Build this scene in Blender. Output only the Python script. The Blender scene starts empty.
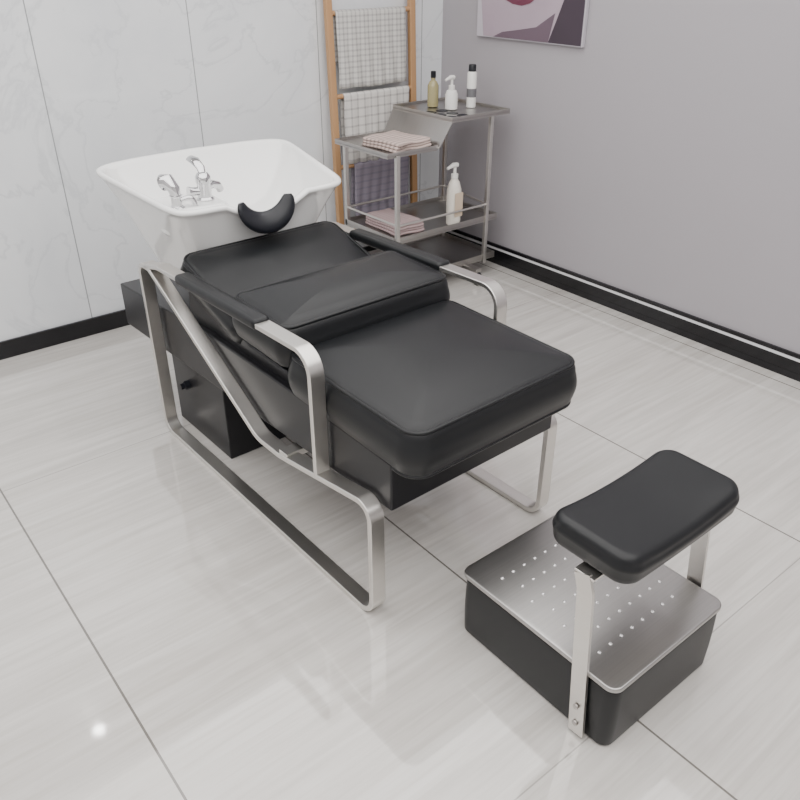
import bpy, bmesh, math
from mathutils import Vector, Matrix
sc=bpy.context.scene
COL=sc.collection
pi=math.pi
# ------------------------------------------------------------------ helpers
def mat(name,col,rough=.5,metal=0.,coat=0.,spec=None,emit=None,trans=0.,bump=None,var=None,aniso=0.):
    m=bpy.data.materials.new(name); m.use_nodes=True
    nt=m.node_tree; b=nt.nodes['Principled BSDF']
    b.inputs['Base Color'].default_value=(*col,1); b.inputs['Roughness'].default_value=rough
    b.inputs['Metallic'].default_value=metal
    if coat: b.inputs['Coat Weight'].default_value=coat; b.inputs['Coat Roughness'].default_value=.03
    if spec is not None: b.inputs['Specular IOR Level'].default_value=spec
    if trans: b.inputs['Transmission Weight'].default_value=trans
    if emit:
        b.inputs['Emission Color'].default_value=(*emit[0],1); b.inputs['Emission Strength'].default_value=emit[1]
    tc=nt.nodes.new('ShaderNodeTexCoord')
    if bump:
        mp=nt.nodes.new('ShaderNodeMapping'); mp.inputs['Scale'].default_value=bump[0]
        nz=nt.nodes.new('ShaderNodeTexNoise'); nz.inputs['Scale'].default_value=1; nz.inputs['Detail'].default_value=3
        bp=nt.nodes.new('ShaderNodeBump'); bp.inputs['Strength'].default_value=bump[1]; bp.inputs['Distance'].default_value=bump[2]
        nt.links.new(tc.outputs['Object'],mp.inputs['Vector']); nt.links.new(mp.outputs[0],nz.inputs['Vector'])
        nt.links.new(nz.outputs['Fac'],bp.inputs['Height']); nt.links.new(bp.outputs[0],b.inputs['Normal'])
    if var:
        mp=nt.nodes.new('ShaderNodeMapping'); mp.inputs['Scale'].default_value=var[0]
        nz=nt.nodes.new('ShaderNodeTexNoise'); nz.inputs['Scale'].default_value=1; nz.inputs['Detail'].default_value=4
        mx=nt.nodes.new('ShaderNodeMix'); mx.data_type='RGBA'
        mx.inputs[6].default_value=(*col,1); mx.inputs[7].default_value=(*var[1],1)
        nt.links.new(tc.outputs['Object'],mp.inputs['Vector']); nt.links.new(mp.outputs[0],nz.inputs['Vector'])
        nt.links.new(nz.outputs['Fac'],mx.inputs[0]); nt.links.new(mx.outputs[2],b.inputs['Base Color'])
    return m
def empty(name,loc=(0,0,0)):
    o=bpy.data.objects.new(name,None); o.location=loc; COL.objects.link(o); o.empty_display_size=.1; return o
def obj(name,verts,faces,m,parent=None,smooth=True,auto=None):
    me=bpy.data.meshes.new(name); me.from_pydata([tuple(v) for v in verts],[],faces); me.update()
    bm=bmesh.new(); bm.from_mesh(me); bmesh.ops.recalc_face_normals(bm,faces=bm.faces)
    bm.to_mesh(me); bm.free()
    if m: me.materials.append(m)
    if smooth:
        me.polygons.foreach_set('use_smooth',[True]*len(me.polygons))
        if auto: 
            try: me.set_sharp_from_angle(angle=math.radians(auto))
            except Exception: pass
    o=bpy.data.objects.new(name,me); COL.objects.link(o)
    if parent:
        o.parent=parent; o.matrix_parent_inverse=Matrix.Translation(-parent.location)
    return o
def bev(o,w,seg=3):
    if w:
        md=o.modifiers.new('bevel','BEVEL'); md.width=w; md.segments=seg; md.limit_method='ANGLE'; md.angle_limit=math.radians(40)
        md2=o.modifiers.new('wn','WEIGHTED_NORMAL'); md2.keep_sharp=True
    return o
def box(name,x0,x1,y0,y1,z0,z1,m,parent=None,bevel=0,seg=3):
    v=[(x0,y0,z0),(x1,y0,z0),(x1,y1,z0),(x0,y1,z0),(x0,y0,z1),(x1,y0,z1),(x1,y1,z1),(x0,y1,z1)]
    f=[(0,3,2,1),(4,5,6,7),(0,1,5,4),(1,2,6,5),(2,3,7,6),(3,0,4,7)]
    o=obj(name,v,f,m,parent,smooth=bool(bevel)); return bev(o,bevel,seg)
def fillet(pts,r,closed=False,n=8):
    out=[]; N=len(pts)
    for i,p in enumerate(pts):
        p=Vector(p)
        if not closed and i in (0,N-1): out.append(p); continue
        a=Vector(pts[i-1]); b=Vector(pts[(i+1)%N])
        rr=r[i] if isinstance(r,(list,tuple)) else r
        d1=(a-p).normalized(); d2=(b-p).normalized(); ang=d1.angle(d2)
        if ang>pi-.02 or rr<=0: out.append(p); continue
        t=min(rr/math.tan(ang/2),(a-p).length*.49,(b-p).length*.49)
        q=t*math.tan(ang/2)
        c=p+(d1+d2).normalized()*(q/math.sin(ang/2))
        s=(p+d1*t-c).normalized(); e=(p+d2*t-c).normalized(); th=s.angle(e)
        for k in range(n+1):
            w=k/n; out.append(c+(s*math.sin((1-w)*th)+e*math.sin(w*th))*(q/math.sin(th)))
    return out
def flatbar(name,pts2,xc,w,th,m,parent,r=.04,closed=False,bevel=.002,lean=0):
    """bar following a (y,z) path, width w across X, thickness th in-plane"""
    P=fillet([(0,a,b) for a,b in pts2],r,closed)
    N=len(P); V=[];F=[]
    for i,p in enumerate(P):
        if closed: t=(P[(i+1)%N]-P[i-1])
        else: t=P[min(i+1,N-1)]-P[max(i-1,0)]
        t.normalize(); n=Vector((0,-t.z,t.y)); h=th/2
        for sx,sn in ((-1,-1),(1,-1),(1,1),(-1,1)):
            V.append((xc+sx*w/2+lean*max(0,p.z-.2),p.y+n.y*h*sn,p.z+n.z*h*sn))
    for i in range(N if closed else N-1):
        j=(i+1)%N
        for k in range(4): F.append((i*4+k,i*4+(k+1)%4,j*4+(k+1)%4,j*4+k))
    if not closed: F.append((3,2,1,0)); F.append(tuple((N-1)*4+k for k in range(4)))
    o=obj(name,V,F,m,parent,auto=35); bev(o,bevel,2); return o
def tube(name,P,r,m,parent=None,closed=False,seg=10,sq=(1,1),up=None):
    P=[Vector(p) for p in P]; N=len(P); V=[];F=[]
    prev=None
    for i,p in enumerate(P):
        t=(P[(i+1)%N]-P[i-1]) if closed else P[min(i+1,N-1)]-P[max(i-1,0)]
        t.normalize()
        if prev is None:
            u=Vector(up) if up else (Vector((0,0,1)) if abs(t.z)<.9 else Vector((1,0,0)))
            a=(u-t*u.dot(t)).normalized()
        else: a=(prev-t*prev.dot(t)).normalized()
        prev=a; b=t.cross(a)
        rr=r[i] if isinstance(r,(list,tuple)) else r
        for k in range(seg):
            an=2*pi*k/seg; V.append(p+a*(math.cos(an)*rr*sq[0])+b*(math.sin(an)*rr*sq[1]))
    for i in range(N if closed else N-1):
        j=(i+1)%N
        for k in range(seg): F.append((i*seg+k,i*seg+(k+1)%seg,j*seg+(k+1)%seg,j*seg+k))
    if not closed: F.append(tuple(range(seg))[::-1]); F.append(tuple((N-1)*seg+k for k in range(seg)))
    return obj(name,V,F,m,parent,auto=50)
def lathe(name,prof,c,m,parent=None,seg=32,axis='Z'):
    V=[];F=[]
    for r,z in prof:
        for k in range(seg):
            a=2*pi*k/seg; p=(r*math.cos(a),r*math.sin(a),z)
            if axis=='X': p=(p[2],p[0],p[1])
            if axis=='Y': p=(p[0],p[2],p[1])
            V.append((c[0]+p[0],c[1]+p[1],c[2]+p[2]))
    n=len(prof)
    for i in range(n-1):
        for k in range(seg): F.append((i*seg+k,i*seg+(k+1)%seg,(i+1)*seg+(k+1)%seg,(i+1)*seg+k))
    F.append(tuple(range(seg))[::-1]); F.append(tuple((n-1)*seg+k for k in range(seg)))
    return obj(name,V,F,m,parent,auto=40)
def outline(hx,hy,r,cs=8,es=8):
    r=min(r,hx*.99,hy*.99); pts=[]
    cen=[(hx-r,hy-r,0),(-hx+r,hy-r,pi/2),(-hx+r,-hy+r,pi),(hx-r,-hy+r,3*pi/2)]
    for i,(cx,cy,a0) in enumerate(cen):
        for k in range(cs+1):
            a=a0+pi/2*k/cs; pts.append((cx+r*math.cos(a),cy+r*math.sin(a)))
        nx=cen[(i+1)%4]; e=(nx[0]+r*math.cos(nx[2]),nx[1]+r*math.sin(nx[2])); s=pts[-1]
        for k in range(1,es): pts.append((s[0]+(e[0]-s[0])*k/es,s[1]+(e[1]-s[1])*k/es))
    return pts
def cushion(name,hx,hy,hz,rv,re,M,m,parent,puff=.01,bulge=.004,pipe=None,deform=None,reb=None):
    """upholstered block centred at origin, transformed by matrix M"""
    reb=reb or re
    rings=[]
    def ring(ins,z,s=1):
        r=max(rv-ins,.004)
        pts=outline(hx-ins,hy-ins,r)
        rings.append([(x*s,y*s,z) for x,y in pts])
    for s in (.05,.5,.85): ring(reb,-hz,s)
    for k in range(6):
        a=pi/2*k/5; ring(reb*(1-math.sin(a)),-hz+reb*(1-math.cos(a)))
    for k in range(1,6):
        q=k/6; ring(-bulge*math.sin(pi*q),-hz+reb+(2*hz-re-reb)*q)
    for k in range(8):
        a=pi/2*k/7; ring(re*(1-math.cos(a)),hz-re+re*math.sin(a))
    for s in (.96,.9,.8,.65,.5,.35,.2,.05):
        ring(re,hz+puff*(1-s**3),s)
    n=len(rings[0]); V=[p for r in rings for p in r]; F=[]
    for i in range(len(rings)-1):
        for k in range(n): F.append((i*n+k,i*n+(k+1)%n,(i+1)*n+(k+1)%n,(i+1)*n+k))
    F.append(tuple(range(n))[::-1]); F.append(tuple((len(rings)-1)*n+k for k in range(n)))
    D=deform or (lambda p:p)
    V=[M@Vector(D(p)) for p in V]
    o=obj(name,V,F,m,parent)
    if pipe:
        for zz in pipe:
            if zz>0: ins=re*.29; z=hz-re*.29
            else: ins=reb*.29; z=-hz+reb*.29
            pts=[M@Vector(D((x,y,z))) for x,y in outline(hx-ins,hy-ins,rv-ins)]
            tube(name+'_piping',pts,.0054,m,parent,closed=True,seg=8)
    return o
def T(x,y,z): return Matrix.Translation((x,y,z))
def R(a,ax): return Matrix.Rotation(math.radians(a),4,ax)
# ------------------------------------------------------------------ materials
steel=mat('brushed_steel',(.72,.70,.67),.33,1.,var=((5,5,60),(.66,.64,.61)))
steel_plate=mat('brushed_steel_plate',(.46,.45,.44),.32,1.,bump=((4,500,4),.08,.001),var=((3,260,3),(.36,.35,.345)))
trolley_steel=mat('trolley_steel',(.50,.48,.46),.34,1.)
chrome=mat('chrome',(.66,.66,.67),.07,1.)
stud=mat('stud_highlight_metal',(.85,.85,.85),.25,.7)  # paler than the plate: the dimples' highlights are put into the colour
leather=mat('black_leather',(.007,.0078,.0092),.38,0.,spec=.34,bump=((450,450,450),.14,.001))
panel=mat('black_panel',(.010,.010,.012),.36,spec=.35)
ceramic=mat('white_ceramic',(.86,.86,.85),.08,0.,coat=.6)
rubber=mat('black_rubber',(.007,.008,.012),.35,spec=.4)
wood=mat('ladder_wood',(.52,.31,.16),.5,var=((6,6,1.2),(.40,.22,.10)))
white_pl=mat('white_plastic',(.82,.81,.78),.3)
def nn(nt,t,**k):
    n=nt.nodes.new(t)
    for a,b in k.items(): setattr(n,a,b)
    return n
def mth(nt,op,a,b=None,c=None):
    n=nt.nodes.new('ShaderNodeMath'); n.operation=op
    for i,v in enumerate((a,b,c)):
        if v is None: continue
        if isinstance(v,(int,float)): n.inputs[i].default_value=v
        else: nt.links.new(v,n.inputs[i])
    return n.outputs[0]
def joint(nt,co,off,per,w):
    a=mth(nt,'SUBTRACT',co,off); a=mth(nt,'DIVIDE',a,per); a=mth(nt,'ADD',a,.5)
    a=mth(nt,'FRACT',a)
    a=mth(nt,'SUBTRACT',a,.5); a=mth(nt,'ABSOLUTE',a); a=mth(nt,'MULTIPLY',a,per)
    return mth(nt,'LESS_THAN',a,w)
def mixc(nt,f,c1,c2):
    n=nt.nodes.new('ShaderNodeMix'); n.data_type='RGBA'
    for i,v in ((0,f),(6,c1),(7,c2)):
        if isinstance(v,tuple): n.inputs[i].default_value=(*v,1)
        elif isinstance(v,(int,float)): n.inputs[i].default_value=v
        else: nt.links.new(v,n.inputs[i])
    return n.outputs[2]
def noise(nt,vec,scale,detail=4,rough=.55,dist=0):
    mp=nt.nodes.new('ShaderNodeMapping'); mp.inputs['Scale'].default_value=scale
    nz=nt.nodes.new('ShaderNodeTexNoise'); nz.inputs['Scale'].default_value=1; nz.inputs['Detail'].default_value=detail
    nz.inputs['Roughness'].default_value=rough; nz.inputs['Distortion'].default_value=dist
    nt.links.new(vec,mp.inputs['Vector']); nt.links.new(mp.outputs[0],nz.inputs['Vector'])
    return nz.outputs['Fac']
def ramp(nt,f,a,b,lo=0.,hi=1.):
    n=nt.nodes.new('ShaderNodeMapRange'); n.clamp=True
    n.inputs[1].default_value=a; n.inputs[2].default_value=b; n.inputs[3].default_value=lo; n.inputs[4].default_value=hi
    nt.links.new(f,n.inputs[0]); return n.outputs[0]
fm=mat('glossy_floor_tile',(.6,.6,.6),.06,spec=.9,coat=.4); nt=fm.node_tree; b=nt.nodes['Principled BSDF']
geo=nn(nt,'ShaderNodeNewGeometry'); sep=nn(nt,'ShaderNodeSeparateXYZ'); nt.links.new(geo.outputs['Position'],sep.inputs[0])
s1=noise(nt,geo.outputs['Position'],(1.2,16,1),5,.6,.6)
s2=noise(nt,geo.outputs['Position'],(2.5,60,1),4,.6,.3)
s3=noise(nt,geo.outputs['Position'],(.8,1.5,1),2)
c=mixc(nt,ramp(nt,s1,.35,.68),(.615,.595,.568),(.485,.46,.432))
c=mixc(nt,ramp(nt,s2,.45,.72,0,.5),c,(.40,.372,.345))
c=mixc(nt,ramp(nt,s3,.3,.7,0,.22),c,(.66,.645,.62))
jx=joint(nt,sep.outputs[0],.27,.9,.0028); jy=joint(nt,sep.outputs[1],.62,1.8,.0018)
j=mth(nt,'MAXIMUM',jx,mth(nt,'MULTIPLY',jy,.5))
c=mixc(nt,mth(nt,'MULTIPLY',j,.88),c,(.10,.09,.08))
nt.links.new(c,b.inputs['Base Color'])
wm=mat('white_marble_panel',(.8,.8,.8),.10,coat=.5); nt=wm.node_tree; b=nt.nodes['Principled BSDF']
geo=nn(nt,'ShaderNodeNewGeometry'); sep=nn(nt,'ShaderNodeSeparateXYZ'); nt.links.new(geo.outputs['Position'],sep.inputs[0])
v1=noise(nt,geo.outputs['Position'],(1.1,1,1.6),6,.55,1.4)
vein=mth(nt,'ABSOLUTE',mth(nt,'SUBTRACT',v1,.5))
c=mixc(nt,ramp(nt,vein,0,.016,.36,0),(.80,.82,.84),(.46,.48,.51))
v2=noise(nt,geo.outputs['Position'],(1.2,1,1.4),4,.6,.8)
c=mixc(nt,ramp(nt,v2,.42,.68,0,.55),c,(.64,.67,.71))
j=joint(nt,sep.outputs[0],.95,.65,.0024)
c=mixc(nt,mth(nt,'MULTIPLY',j,.8),c,(.20,.21,.22)); nt.links.new(c,b.inputs['Base Color'])
gw=mat('lavender_grey_paint',(.375,.355,.380),.5,var=((1.5,1.5,1.5),(.395,.375,.40)))
cw=mat('ceiling_paint',(.8,.8,.8),.7)
pw=mat('plain_wall_paint',(.62,.61,.62),.6)
base_b=mat('gloss_black_baseboard',(.006,.006,.008),.12)
trim_w=mat('white_trim_strip',(.75,.75,.77),.3)
# ------------------------------------------------------------------ room
X1,Y1=3.043,3.425; X0,Y0,ZC=-1.6,-1.9,2.35
t=.1
box('floor',X0-t,X1+t,Y0-t,Y1+t,-.1,0,fm)
box('wall_back',X0-t,X1+t,Y1,Y1+t,0,ZC,wm)
box('wall_right',X1,X1+t,Y0-t,Y1,0,ZC,gw)
box('wall_left',X0-t,X0,Y0-t,Y1,0,ZC,pw)
box('wall_front',X0,X1,Y0-t,Y0,0,ZC,pw)
box('ceiling',X0-t,X1+t,Y0-t,Y1+t,ZC,ZC+t,cw)
box('baseboard_back',X0,X1-.012,Y1-.012,Y1,0,.078,base_b)
br=empty('baseboard_right',(X1,0,0))
box('board',X1-.012,X1,Y0,Y1-.012,0,.080,base_b,br)
box('strip',X1-.010,X1,Y0,Y1-.012,.080,.094,trim_w,br)
box('cap',X1-.012,X1,Y0,Y1-.012,.094,.110,base_b,br)
# ------------------------------------------------------------------ shampoo chair
ch=empty('shampoo_chair',(1.235,1.25,0))
XL,XR=.902,1.558
for side,x in (('left',XL),('right',XR)):
    loop=[(2.445,.0085),(1.225,.0085),(1.225,.372),(1.64,.305),(1.76,.305),(2.37,.648),(2.445,.648)]
    flatbar('side_frame_'+side,loop,x,.044,.016,steel,ch,r=[.05,.05,.045,.10,.10,.03,.035],closed=True)
    arm=[(2.40,.648),(2.30,.672),(1.455,.690),(1.455,.338)]
    flatbar('arm_bar_'+side,arm,x,.044,.014,steel,ch,r=[0,.06,.06,0])
    cushion('arm_pad_'+side,.027,.235,.016,.014,.012,T(x,1.93,.681)@R(-1.3,'X'),leather,ch,puff=.002,bulge=0)
box('cross_bar_front',XL-.018,XR+.018,1.60,1.64,.306,.326,steel,ch,.002)
def prism(name,prof,x0,x1,m,parent,bevel=0,tx=0):
    n=len(prof); V=[(x0,y,z) for y,z in prof]+[(x1,y,z) for y,z in prof]
    F=[tuple(range(n)),tuple(range(2*n-1,n-1,-1))]+[(i,(i+1)%n,(i+1)%n+n,i+n) for i in range(n)]
    o=obj(name,V,F,m,parent,smooth=bool(bevel)); return bev(o,bevel,3)
prism('base_box',[(1.20,.345),(2.80,.290),(2.80,.455),(2.15,.50),(1.66,.50),(1.20,.485)],.932,1.528,panel,ch,.006)
box('pedestal',.965,1.28,2.12,2.50,0.0,.34,panel,ch,.004)
lathe('valve_knob',[(.016,0),(.016,-.02),(.011,-.022),(.011,-.035)],(.965,2.38,.19),rubber,ch,16,'X')
cushion('seat_cushion',.301,.275,.068,.060,.036,T(1.233,1.392,.540)@R(1.0,'X'),leather,ch,puff=.022,bulge=.008,pipe=[1,-1],reb=.022)
cushion('lumbar_cushion',.307,.150,.068,.045,.044,T(1.238,1.790,.622)@R(2.0,'X'),leather,ch,puff=.022,bulge=.008,pipe=[1],reb=.02)
cushion('back_cushion',.298,.196,.050,.05,.032,T(1.238,2.094,.610)@R(17,'X'),leather,ch,puff=.016,bulge=.006,pipe=[1],reb=.02)
prism('back_support',[(1.66,.48),(2.26,.48),(2.26,.645),(2.2,.625),(1.88,.54),(1.66,.53)],.955,1.515,panel,ch,.01)
box('basin_plinth',1.12,1.39,2.38,2.60,.46,.553,panel,ch,.01)
ch.rotation_euler=(0,0,math.radians(1.2))
# ------------------------------------------------------------------ basin
ba=empty('wash_basin',(1.235,2.5,.55))
cxb=1.235
def rz(y): return .845+.053*(y-2.22)/.53
NB=160
def bring(wf,wb,yf,yb,zf,n=5.0,dipw=1.0,bow=.045):
    out=[]
    for k in range(NB):
        a=2*pi*k/NB; c_,s_=math.cos(a),math.sin(a)
        sx=math.copysign(abs(c_)**(2/n),c_); sy=math.copysign(abs(s_)**(2/n),s_)
        y=(yf+yb)/2+(yb-yf)/2*sy; w=wf+(wb-wf)*(sy+1)/2; x=w*sx
        if sy>0: y+=bow*(1-min(1,(x/wb))**2)*sy
        z=zf(y)
        fr=max(0,min(1,(-sy-.3)/.6))
        dip=.078*math.exp(-(abs(x+.014)/.090)**3.2)*fr*dipw
        out.append((cxb+x,y,z-dip))
    return out
rings=[]
L=lambda a,b,t:a+(b-a)*t
zb=.553
rings.append(bring(.02,.02,2.46,2.48,lambda y:zb,2.5,0,0))
for i in range(15):
    q=i/14; g=.85*q**1.05+.15*q**4
    rings.append(bring(L(.205,.306,g),L(.265,.380,g),L(2.315,2.215,g),L(2.64,2.735,g),(lambda q:(lambda y:L(zb,rz(y)-.014,q)))(q),L(3.6,9,q),q**3,L(0,.03,q)))
for o_,dz in ((.006,-.010),(.008,-.004),(.006,.002),(.0,.005),(-.007,.004),(-.013,.0),(-.017,-.010)):
    rings.append(bring(.306+o_,.380+o_,2.215-o_,2.735+o_,(lambda dz:(lambda y:rz(y)+dz))(dz),9,1,.03))
for i in range(1,13):
    q=1-i/12; g=q**.38
    rings.append(bring(L(.05,.287,g),L(.05,.361,g),L(2.43,2.235,g),L(2.50,2.715,g),(lambda q:(lambda y:L(.675,rz(y)-.014,q)))(q),L(2.5,9,q),q**3,.03*q))
V=[p for r in rings for p in r]; F=[]
for i in range(len(rings)-1):
    for k in range(NB): F.append((i*NB+k,i*NB+(k+1)%NB,(i+1)*NB+(k+1)%NB,(i+1)*NB+k))
F.append(tuple(range(NB))[::-1]); F.append(tuple((len(rings)-1)*NB+k for k in range(NB)))
obj('bowl',V,F,ceramic,ba)
lathe('drain',[(.03,0),(.03,.004),(.02,.006),(.008,.004)],(cxb+.04,2.465,.676),chrome,ba,24)
cushion('faucet_deck',.118,.105,.045,.05,.022,T(1.066,2.46,.765)@R(2,'Y'),ceramic,ba,puff=0,bulge=0)
P=[];rr=[]
for k in range(29):
    a=pi+pi*k/28
    P.append((cxb-.014+.086*math.cos(a),2.212+.010*math.sin(a),.846+.076*math.sin(a)))
    rr.append(.006+.012*math.sin(pi*k/28)**.6)
tube('neck_rest',P,rr,rubber,ba,seg=16,sq=(1,2.1),up=(0,0,1))
fx,fy,fz=1.125,2.445,.806
lathe('mixer_body',[(.030,0),(.030,.006),(.024,.012),(.023,.055),(.026,.060),(.026,.078),(.018,.090),(.006,.094)],(fx,fy,fz),chrome,ba,28)
tube('mixer_lever',[(fx,fy,fz+.086),(fx+.002,fy+.012,fz+.105),(fx+.00,fy+.05,fz+.122),(fx-.005,fy+.075,fz+.126)],[.009,.011,.014,.011],chrome,ba,seg=12,sq=(.6,1.3))
tube('mixer_spout',[(fx,fy,fz+.04),(fx+.03,fy+.01,fz+.046),(fx+.060,fy+.02,fz+.036),(fx+.07,fy+.024,fz+.018)],[.015,.015,.014,.013],chrome,ba,seg=14)
tube('mixer_handle',[(fx,fy,fz+.03),(fx-.04,fy+.005,fz+.034),(fx-.055,fy+.006,fz+.035)],[.014,.014,.018],chrome,ba,seg=14)
hx_,hy_=1.005,2.405
lathe('spray_holder',[(.026,0),(.026,.006),(.017,.012),(.017,.040),(.021,.045)],(hx_,hy_,fz),chrome,ba,24)
tube('spray_handle',[(hx_,hy_,fz+.04),(hx_-.002,hy_,fz+.065),(hx_-.012,hy_+.02,fz+.088),(hx_-.02,hy_+.035,fz+.082)],[.016,.020,.025,.027],chrome,ba,seg=16)
tube('spray_hose',fillet([(hx_+.01,hy_-.01,fz+.03),(hx_+.05,hy_-.01,fz+.035),(hx_+.06,hy_-.02,fz+.0),(hx_+.05,hy_+.0,fz-.02)],.02),.008,chrome,ba,seg=10)
# ------------------------------------------------------------------ footrest stool
st=empty('footrest_stool',(1.24,.81,0))
cushion('body',.203,.236,.0905,.028,.008,T(1.247,.811,.0915),leather,st,puff=0,bulge=.002)
cushion('top_plate',.209,.240,.007,.028,.004,T(1.247,.812,.191),steel_plate,st,puff=0,bulge=0)
box('feet',1.10,1.38,.64,.98,0,.02,rubber,st,.004)
V=[];F=[]
def disc(V,F,c,r,h,seg=12):
    b0=len(V)
    for (q,zz) in ((1,0),(.85,h*.6),(.5,h*.95),(.1,h)):
        for k in range(seg):
            a=2*pi*k/seg; V.append((c[0]+r*q*math.cos(a),c[1]+r*q*math.sin(a),c[2]+zz))
    for i in range(3):
        for k in range(seg): F.append((b0+i*seg+k,b0+i*seg+(k+1)%seg,b0+(i+1)*seg+(k+1)%seg,b0+(i+1)*seg+k))
    F.append(tuple(b0+3*seg+k for k in range(seg)))
for iy in range(7):
    yy=.665+iy*.05
    for ix in range(8):
        disc(V,F,(1.10+ix*.039+(.0195 if iy%2 else 0),yy,.1975),.0048,.0032)
obj('perforation_studs',V,F,stud,st,smooth=True)
for nm,x in (('left',1.030),('right',1.464)):
    flatbar('support_'+nm,[(.644,.008),(.685,.40),(.70,.440)],x,.008,.040,steel,st,r=.02,bevel=.0015,lean=.055 if nm=='left' else .03)
    for zz in (.04,.09):
        lathe('bolt_%s_%d'%(nm,zz*100),[(.007,0),(.007,.004),(.003,.006)] if nm=='right' else [(.007,0),(.007,-.004),(.003,-.006)],(x+(.004 if nm=='right' else -.004),.648+.09*(zz-.04),zz),trolley_steel,st,14,'X')
box('pad_bracket',1.040,1.474,.67,.72,.436,.442,steel,st,.001)
cushion('leg_pad',.209,.108,.034,.045,.022,T(1.262,.710,.475),leather,st,puff=.004,bulge=.004,deform=lambda p:(p[0],p[1],p[2]+.020*((p[0]/.222)**2)*(1 if p[2]>-.01 else .3)))
# ------------------------------------------------------------------ trolley
tr=empty('salon_trolley',(2.62,3.02,0))
ya,yb_=2.83,3.25
xl=2.26
ts=trolley_steel
for nm,x,y,zt in (('front_left',xl,ya,.72),('front_right',2.85,ya,.84),('back_left',xl,yb_-.01,.72),('back_right',2.92,yb_-.01,.84)):
    box('post_'+nm,x-.010,x+.010,y-.010,y+.010,.075,zt,steel,tr,.002)
def tray(nm,x0,x1,y0,y1,z,h=.028):
    box(nm,x0,x1,y0,y1,z-.004,z,steel_plate,tr,.001)
    for k,(a,b_,c_,d) in enumerate(((x0,x1,y0,y0+.004),(x0,x1,y1-.004,y1),(x0,x0+.004,y0+.004,y1-.004),(x1-.004,x1,y0+.004,y1-.004))):
        box(nm+'_lip_%d'%k,a,b_,c_,d,z-.012,z+h,ts,tr,.001)
tray('upper_tray',2.565,2.945,ya-.03,yb_,.842,.012)
tray('lower_tray',2.205,2.505,ya+.0,yb_,.722,.012)
V=[(2.502,ya-.01,.718),(2.567,ya-.03,.835),(2.567,yb_,.835),(2.502,yb_,.718)]
V+= [(x+.005,y,z-.002) for x,y,z in V]
obj('step_plate',V,[(0,1,2,3),(7,6,5,4),(0,4,5,1),(1,5,6,2),(2,6,7,3),(3,7,4,0)],steel_plate,tr,smooth=False)
tray('middle_shelf',xl-.01,2.93,ya,yb_,.31,.02)
tray('bottom_shelf',xl-.01,2.93,ya,yb_,.10,.02)
for k,(a,b_) in enumerate((((xl,ya,.39),(2.85,ya,.39)),((xl,ya,.39),(xl,yb_-.01,.39)),((2.85,ya,.39),(2.92,yb_-.01,.39)),((xl,yb_-.01,.39),(2.92,yb_-.01,.39)))):
    tube('shelf_rail_%d'%k,[a,b_],.006,steel,tr,seg=10)
for k in range(3):
    for q in range(2):
        lathe('tool_hole_%d_%d'%(k,q),[(.030,0),(.030,.002),(.026,.003),(.024,.0015)],(2.61+.075*q,2.86+.075*k,.842),rubber,tr,20)
for k,(x,y) in enumerate(((2.73,2.75),(2.68,3.0),(2.30,2.87),(2.33,3.2))):
    lathe('caster_wheel_%d'%k,[(.010,-.012),(.028,-.012),(.036,-.008),(.036,.008),(.028,.012),(.010,.012)],(x,y,.036),rubber,tr,24,'X')
    lathe('caster_hub_%d'%k,[(.012,-.014),(.016,-.0135),(.016,.0135),(.012,.014)],(x,y,.036),white_pl,tr,20,'X')
    box('caster_fork_%d'%k,x-.02,x+.02,y-.012,min(y+.09,3.24),.073,.092,ts,tr,.003)
amber=mat('olive_glass',(.34,.30,.15),.12,coat=.4)
def bottle(name,x,y,z,prof,m,extra=None):
    e=empty(name,(x,y,z)); lathe('body',prof,(x,y,z),m,e,28)
    if extra: extra(e)
    return e
def pump(e,x,y,z,m,s=1):
    lathe('pump_collar',[(.014*s,0),(.014*s,.016*s),(.006*s,.018*s),(.006*s,.045*s)],(x,y,z),m,e,20)
    tube('pump_spout',[(x+.012*s,y,z+.048*s),(x-.008*s,y,z+.05*s),(x-.038*s,y,z+.040*s)],[.009*s,.009*s,.005*s],m,e,seg=10)
zt=.843
bottle('green_glass_bottle',2.72,3.12,zt,[(.020,0),(.028,.004),(.028,.10),(.020,.118),(.011,.126),(.011,.14)],amber,lambda e:lathe('cap',[(.013,.138),(.013,.165),(.010,.168)],(2.72,3.12,zt),rubber,e,20))
bottle('lotion_pump_bottle',2.745,3.01,zt,[(.022,0),(.031,.004),(.031,.07),(.024,.088),(.012,.094)],white_pl,lambda e:pump(e,2.745,3.01,zt+.094,white_pl,1.1))
def capx(e):
    lathe('cap',[(.019,.165),(.019,.195),(.016,.20)],(2.86,2.99,zt),rubber,e,20)
    lathe('label',[(.0242,.05),(.0242,.09)],(2.86,2.99,zt),mat('grey_label',(.15,.15,.16),.5),e,20)
bottle('white_spray_bottle',2.86,2.99,zt,[(.020,0),(.0235,.003),(.0235,.160),(.019,.168)],white_pl,capx)
sx_,sy_=2.66,2.875
def shx(e):
    pump(e,sx_,sy_,.311+.235,white_pl,1.3)
    box('label',sx_-.026,sx_+.026,sy_-.0385,sy_-.037,.36,.48,mat('beige_label',(.62,.50,.38),.5),e)
bottle('shampoo_pump_bottle',sx_,sy_,.311,[(.030,0),(.036,.005),(.038,.10),(.036,.18),(.026,.215),(.014,.235)],mat('cream_plastic',(.80,.76,.68),.3),shx)
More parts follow.
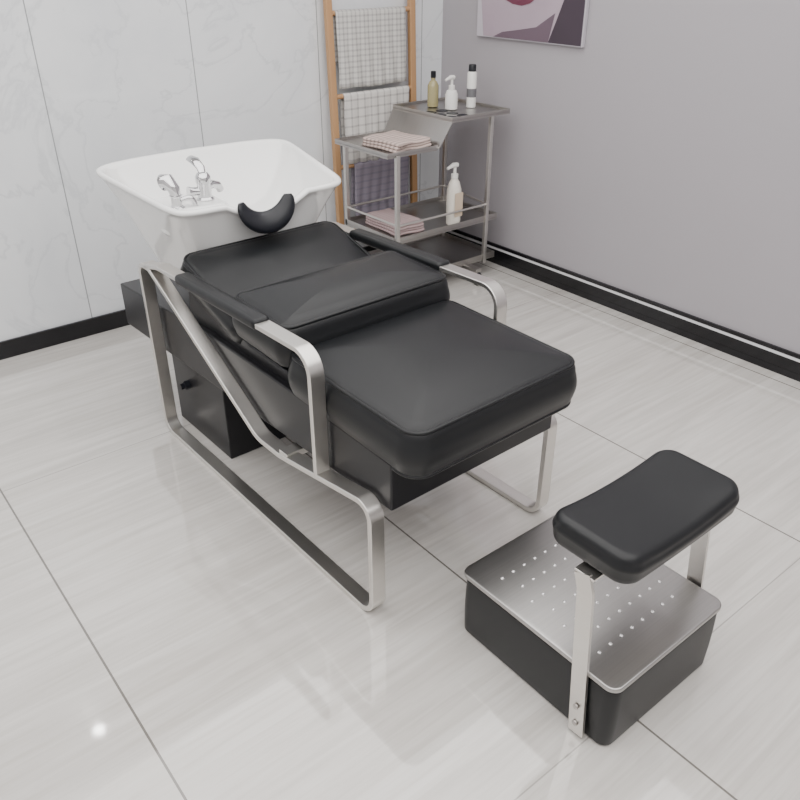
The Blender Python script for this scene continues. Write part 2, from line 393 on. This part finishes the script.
# towels ------------------------------------------------------------
def cloth_mat(name,c1,c2,sx,sz,w=.2,ax=(0,2),mixf=.6):
    m=mat(name,c1,.9); nt=m.node_tree; b=nt.nodes['Principled BSDF']
    geo=nn(nt,'ShaderNodeNewGeometry'); sep=nn(nt,'ShaderNodeSeparateXYZ'); nt.links.new(geo.outputs['Position'],sep.inputs[0])
    def g(o,s): return mth(nt,'LESS_THAN',mth(nt,'FRACT',mth(nt,'MULTIPLY',o,s)),w)
    f=mth(nt,'MULTIPLY',mth(nt,'ADD',g(sep.outputs[ax[0]],sx),g(sep.outputs[ax[1]],sz)),mixf*.5) if sx else mth(nt,'MULTIPLY',g(sep.outputs[ax[1]],sz),mixf)
    nt.links.new(mixc(nt,f,c1,c2),b.inputs['Base Color']); return m
plaid=cloth_mat('plaid_towel_cloth',(.66,.64,.61),(.12,.11,.12),24,24,.22)
plaid2=cloth_mat('fine_check_towel_cloth',(.62,.61,.58),(.18,.17,.18),40,40,.35)
greyt=cloth_mat('grey_purple_towel_cloth',(.30,.27,.33),(.22,.2,.25),0,30,.3)
pinkt=cloth_mat('pink_stripe_towel_cloth',(.56,.45,.41),(.20,.15,.14),0,38,.45,(0,1))
pinkd=cloth_mat('dusty_pink_towel_cloth',(.50,.38,.38),(.38,.28,.30),0,50,.3,(0,1))
def hang(name,x0,x1,ztop,zf,zbk,yr,m,parent,amp=.010,rod=.02):
    nx=40; prof=[]
    n=16
    for i in range(n): prof.append((yr-rod-.004,zf+(ztop-zf)*i/n,1-i/n))
    for i in range(9):
        a=pi-pi*i/8; prof.append((yr+(rod+.004)*math.cos(a),ztop+(rod)*math.sin(a),0))
    for i in range(1,n+1): prof.append((yr+rod+.004,ztop-(ztop-zbk)*i/n,0))
    V=[];F=[]
    for j_,(y,z,w) in enumerate(prof):
        for i in range(nx+1):
            u=i/nx; x=x0+(x1-x0)*u
            d=amp*math.sin(u*19+math.sin(z*6)*.8)*(.3+w)
            V.append((x+.004*math.sin(z*14),y-abs(d)*1.0,z+.003*math.sin(u*9)*(1 if w>.9 else 0)))
    for j_ in range(len(prof)-1):
        for i in range(nx): F.append((j_*(nx+1)+i,j_*(nx+1)+i+1,(j_+1)*(nx+1)+i+1,(j_+1)*(nx+1)+i))
    o=obj(name,V,F,m,parent); md=o.modifiers.new('s','SOLIDIFY'); md.thickness=.005; return o
ld=empty('towel_ladder',(2.57,3.35,0))
def ly(z): return 3.335+.062*z/1.8
lx0,lx1=2.285,2.79
for nm,x in (('left',lx0),('right',lx1)):
    V=[]; 
    for z in (0,1.8):
        for a,b_ in ((-.018,-.014),(.018,-.014),(.018,.014),(-.018,.014)): V.append((x+a,ly(z)+b_,z))
    o=obj('rail_'+nm,V,[(3,2,1,0),(4,5,6,7),(0,1,5,4),(1,2,6,5),(2,3,7,6),(3,0,4,7)],wood,ld); bev(o,.005)
for k,z in enumerate((.22,.56,.90,1.27,1.62)):
    tube('rung_%d'%k,[(lx0,ly(z),z),(lx1,ly(z),z)],.012,wood,ld,seg=14)
hang('hanging_check_towel',2.32,2.74,1.27,.935,1.05,ly(1.27),plaid2,None,rod=.013)
hang('hanging_plaid_towel',2.34,2.755,.90,.57,.66,ly(.90),plaid,None,rod=.013)
hang('hanging_grey_towel',2.38,2.74,.56,.24,.35,ly(.56),greyt,None,rod=.013)
def folded(name,x,y,z,hx,hy,m,layers=3,th=.013,rot=0):
    e=empty(name,(x,y,z))
    for k in range(layers):
        cushion('fold_%d'%k,hx-.004*k,hy-.003*(k%2),th/2,.012,.005,T(x,y,z+th*(k+.5))@R(rot+k*1.5,'Z'),m,e,puff=.003,bulge=.002,
            deform=lambda p:(p[0],p[1],p[2]+.002*math.sin(p[0]*40+p[1]*25)))
    return e
folded('folded_striped_towel',2.375,2.98,.7235,.115,.125,pinkt,3,.013,rot=4)
folded('folded_pink_towel',2.40,3.03,.3115,.09,.14,pinkd,4,rot=-3)
# ------------------------------------------------------------------ poster
po=empty('wall_poster',(X1-.012,2.80,1.55))
skin=mat('poster_print_skin',(.33,.25,.31),.45,var=((3,3,3),(.47,.39,.45)))
dark_print=mat('poster_print_dark',(.045,.03,.045),.45)  # dark print of the hair, eyes and brows
lips=mat('poster_print_lips',(.14,.03,.06),.35)
pale=mat('poster_print_pale',(.52,.49,.54),.45)
box('canvas',X1-.022,X1-.001,2.46,3.14,1.15,2.05,pale,po,.002)
def flat(name,pts,m,off):
    V=[(X1-.022-off,y,z) for y,z in pts]; return obj(name,V,[tuple(range(len(pts)))],m,po,smooth=False)
flat('face',[(3.09,1.155),(3.12,1.35),(3.13,1.7),(3.0,1.95),(2.7,1.97),(2.56,1.75),(2.54,1.40),(2.60,1.25),(2.63,1.155)],skin,.001)
flat('hair',[(2.66,1.155),(2.62,1.25),(2.56,1.40),(2.56,1.75),(2.47,2.0),(2.465,1.155)],dark_print,.002)
flat('jaw_shadow',[(3.02,1.155),(2.96,1.180),(2.86,1.195),(2.74,1.215),(2.63,1.28),(2.66,1.155)],mat('poster_print_jaw',(.13,.09,.12),.45),.0025)
flat('lips',[(2.96,1.325),(2.93,1.34),(2.89,1.365),(2.86,1.36),(2.82,1.37),(2.75,1.335),(2.79,1.312),(2.84,1.30),(2.90,1.305)],lips,.003)
for nm,cy in (('left',2.98),('right',2.70)):
    flat('eye_'+nm,[(cy+.07*math.cos(2*pi*k/16),1.68+.022*math.sin(2*pi*k/16)) for k in range(16)],dark_print,.003)
    flat('brow_'+nm,[(cy+.09,1.74),(cy,1.775),(cy-.09,1.745),(cy-.09,1.757),(cy,1.795),(cy+.09,1.755)],dark_print,.003)
flat('nose_shadow',[(2.86,1.62),(2.81,1.47),(2.90,1.455),(2.87,1.48)],mat('poster_print_nose',(.2,.14,.18),.45),.003)
# ------------------------------------------------------------------ lights
def area(name,x,y,sx,sy,pw_,z=ZC-.01):
    l=bpy.data.lights.new(name,'AREA'); l.shape='RECTANGLE'; l.size=sx; l.size_y=sy; l.energy=pw_; l.color=(1,.98,.955)
    o=bpy.data.objects.new(name,l); o.location=(x,y,z); COL.objects.link(o)
area('ceiling_fill_light',.75,.85,4.0,4.3,175)  # added soft overhead fill, sized for an even floor sheen; not a fixture
em=mat('downlight_glow',(1,1,1),.5,emit=((1,.98,.95),60))
for k,(x,y,m_) in enumerate(((.475,3.33,em),(2.42,3.35,em),(.60,1.58,em))):
    e=empty('ceiling_downlight' if k==0 else 'ceiling_downlight.%03d'%k,(x,y,ZC))
    lathe('ring',[(.055,-.030),(.060,-.028),(.060,0)],(x,y,ZC),trim_w,e,24)
    lathe('lens',[(.030,-.034),(.030,-.029)],(x,y,ZC),m_,e,24)
w=bpy.data.worlds.new('world'); sc.world=w; w.use_nodes=True
w.node_tree.nodes['Background'].inputs[0].default_value=(.8,.85,.9,1); w.node_tree.nodes['Background'].inputs[1].default_value=.3
# ------------------------------------------------------------------ camera
f=780.; p=math.radians(30.3); az=math.radians(38.8)
cam=bpy.data.cameras.new('camera'); co=bpy.data.objects.new('camera',cam); COL.objects.link(co)
co.location=(0,0,1.55); co.rotation_euler=(math.radians(90)-p,0,-az); cam.sensor_width=36; cam.lens=36*f/800
sc.camera=co
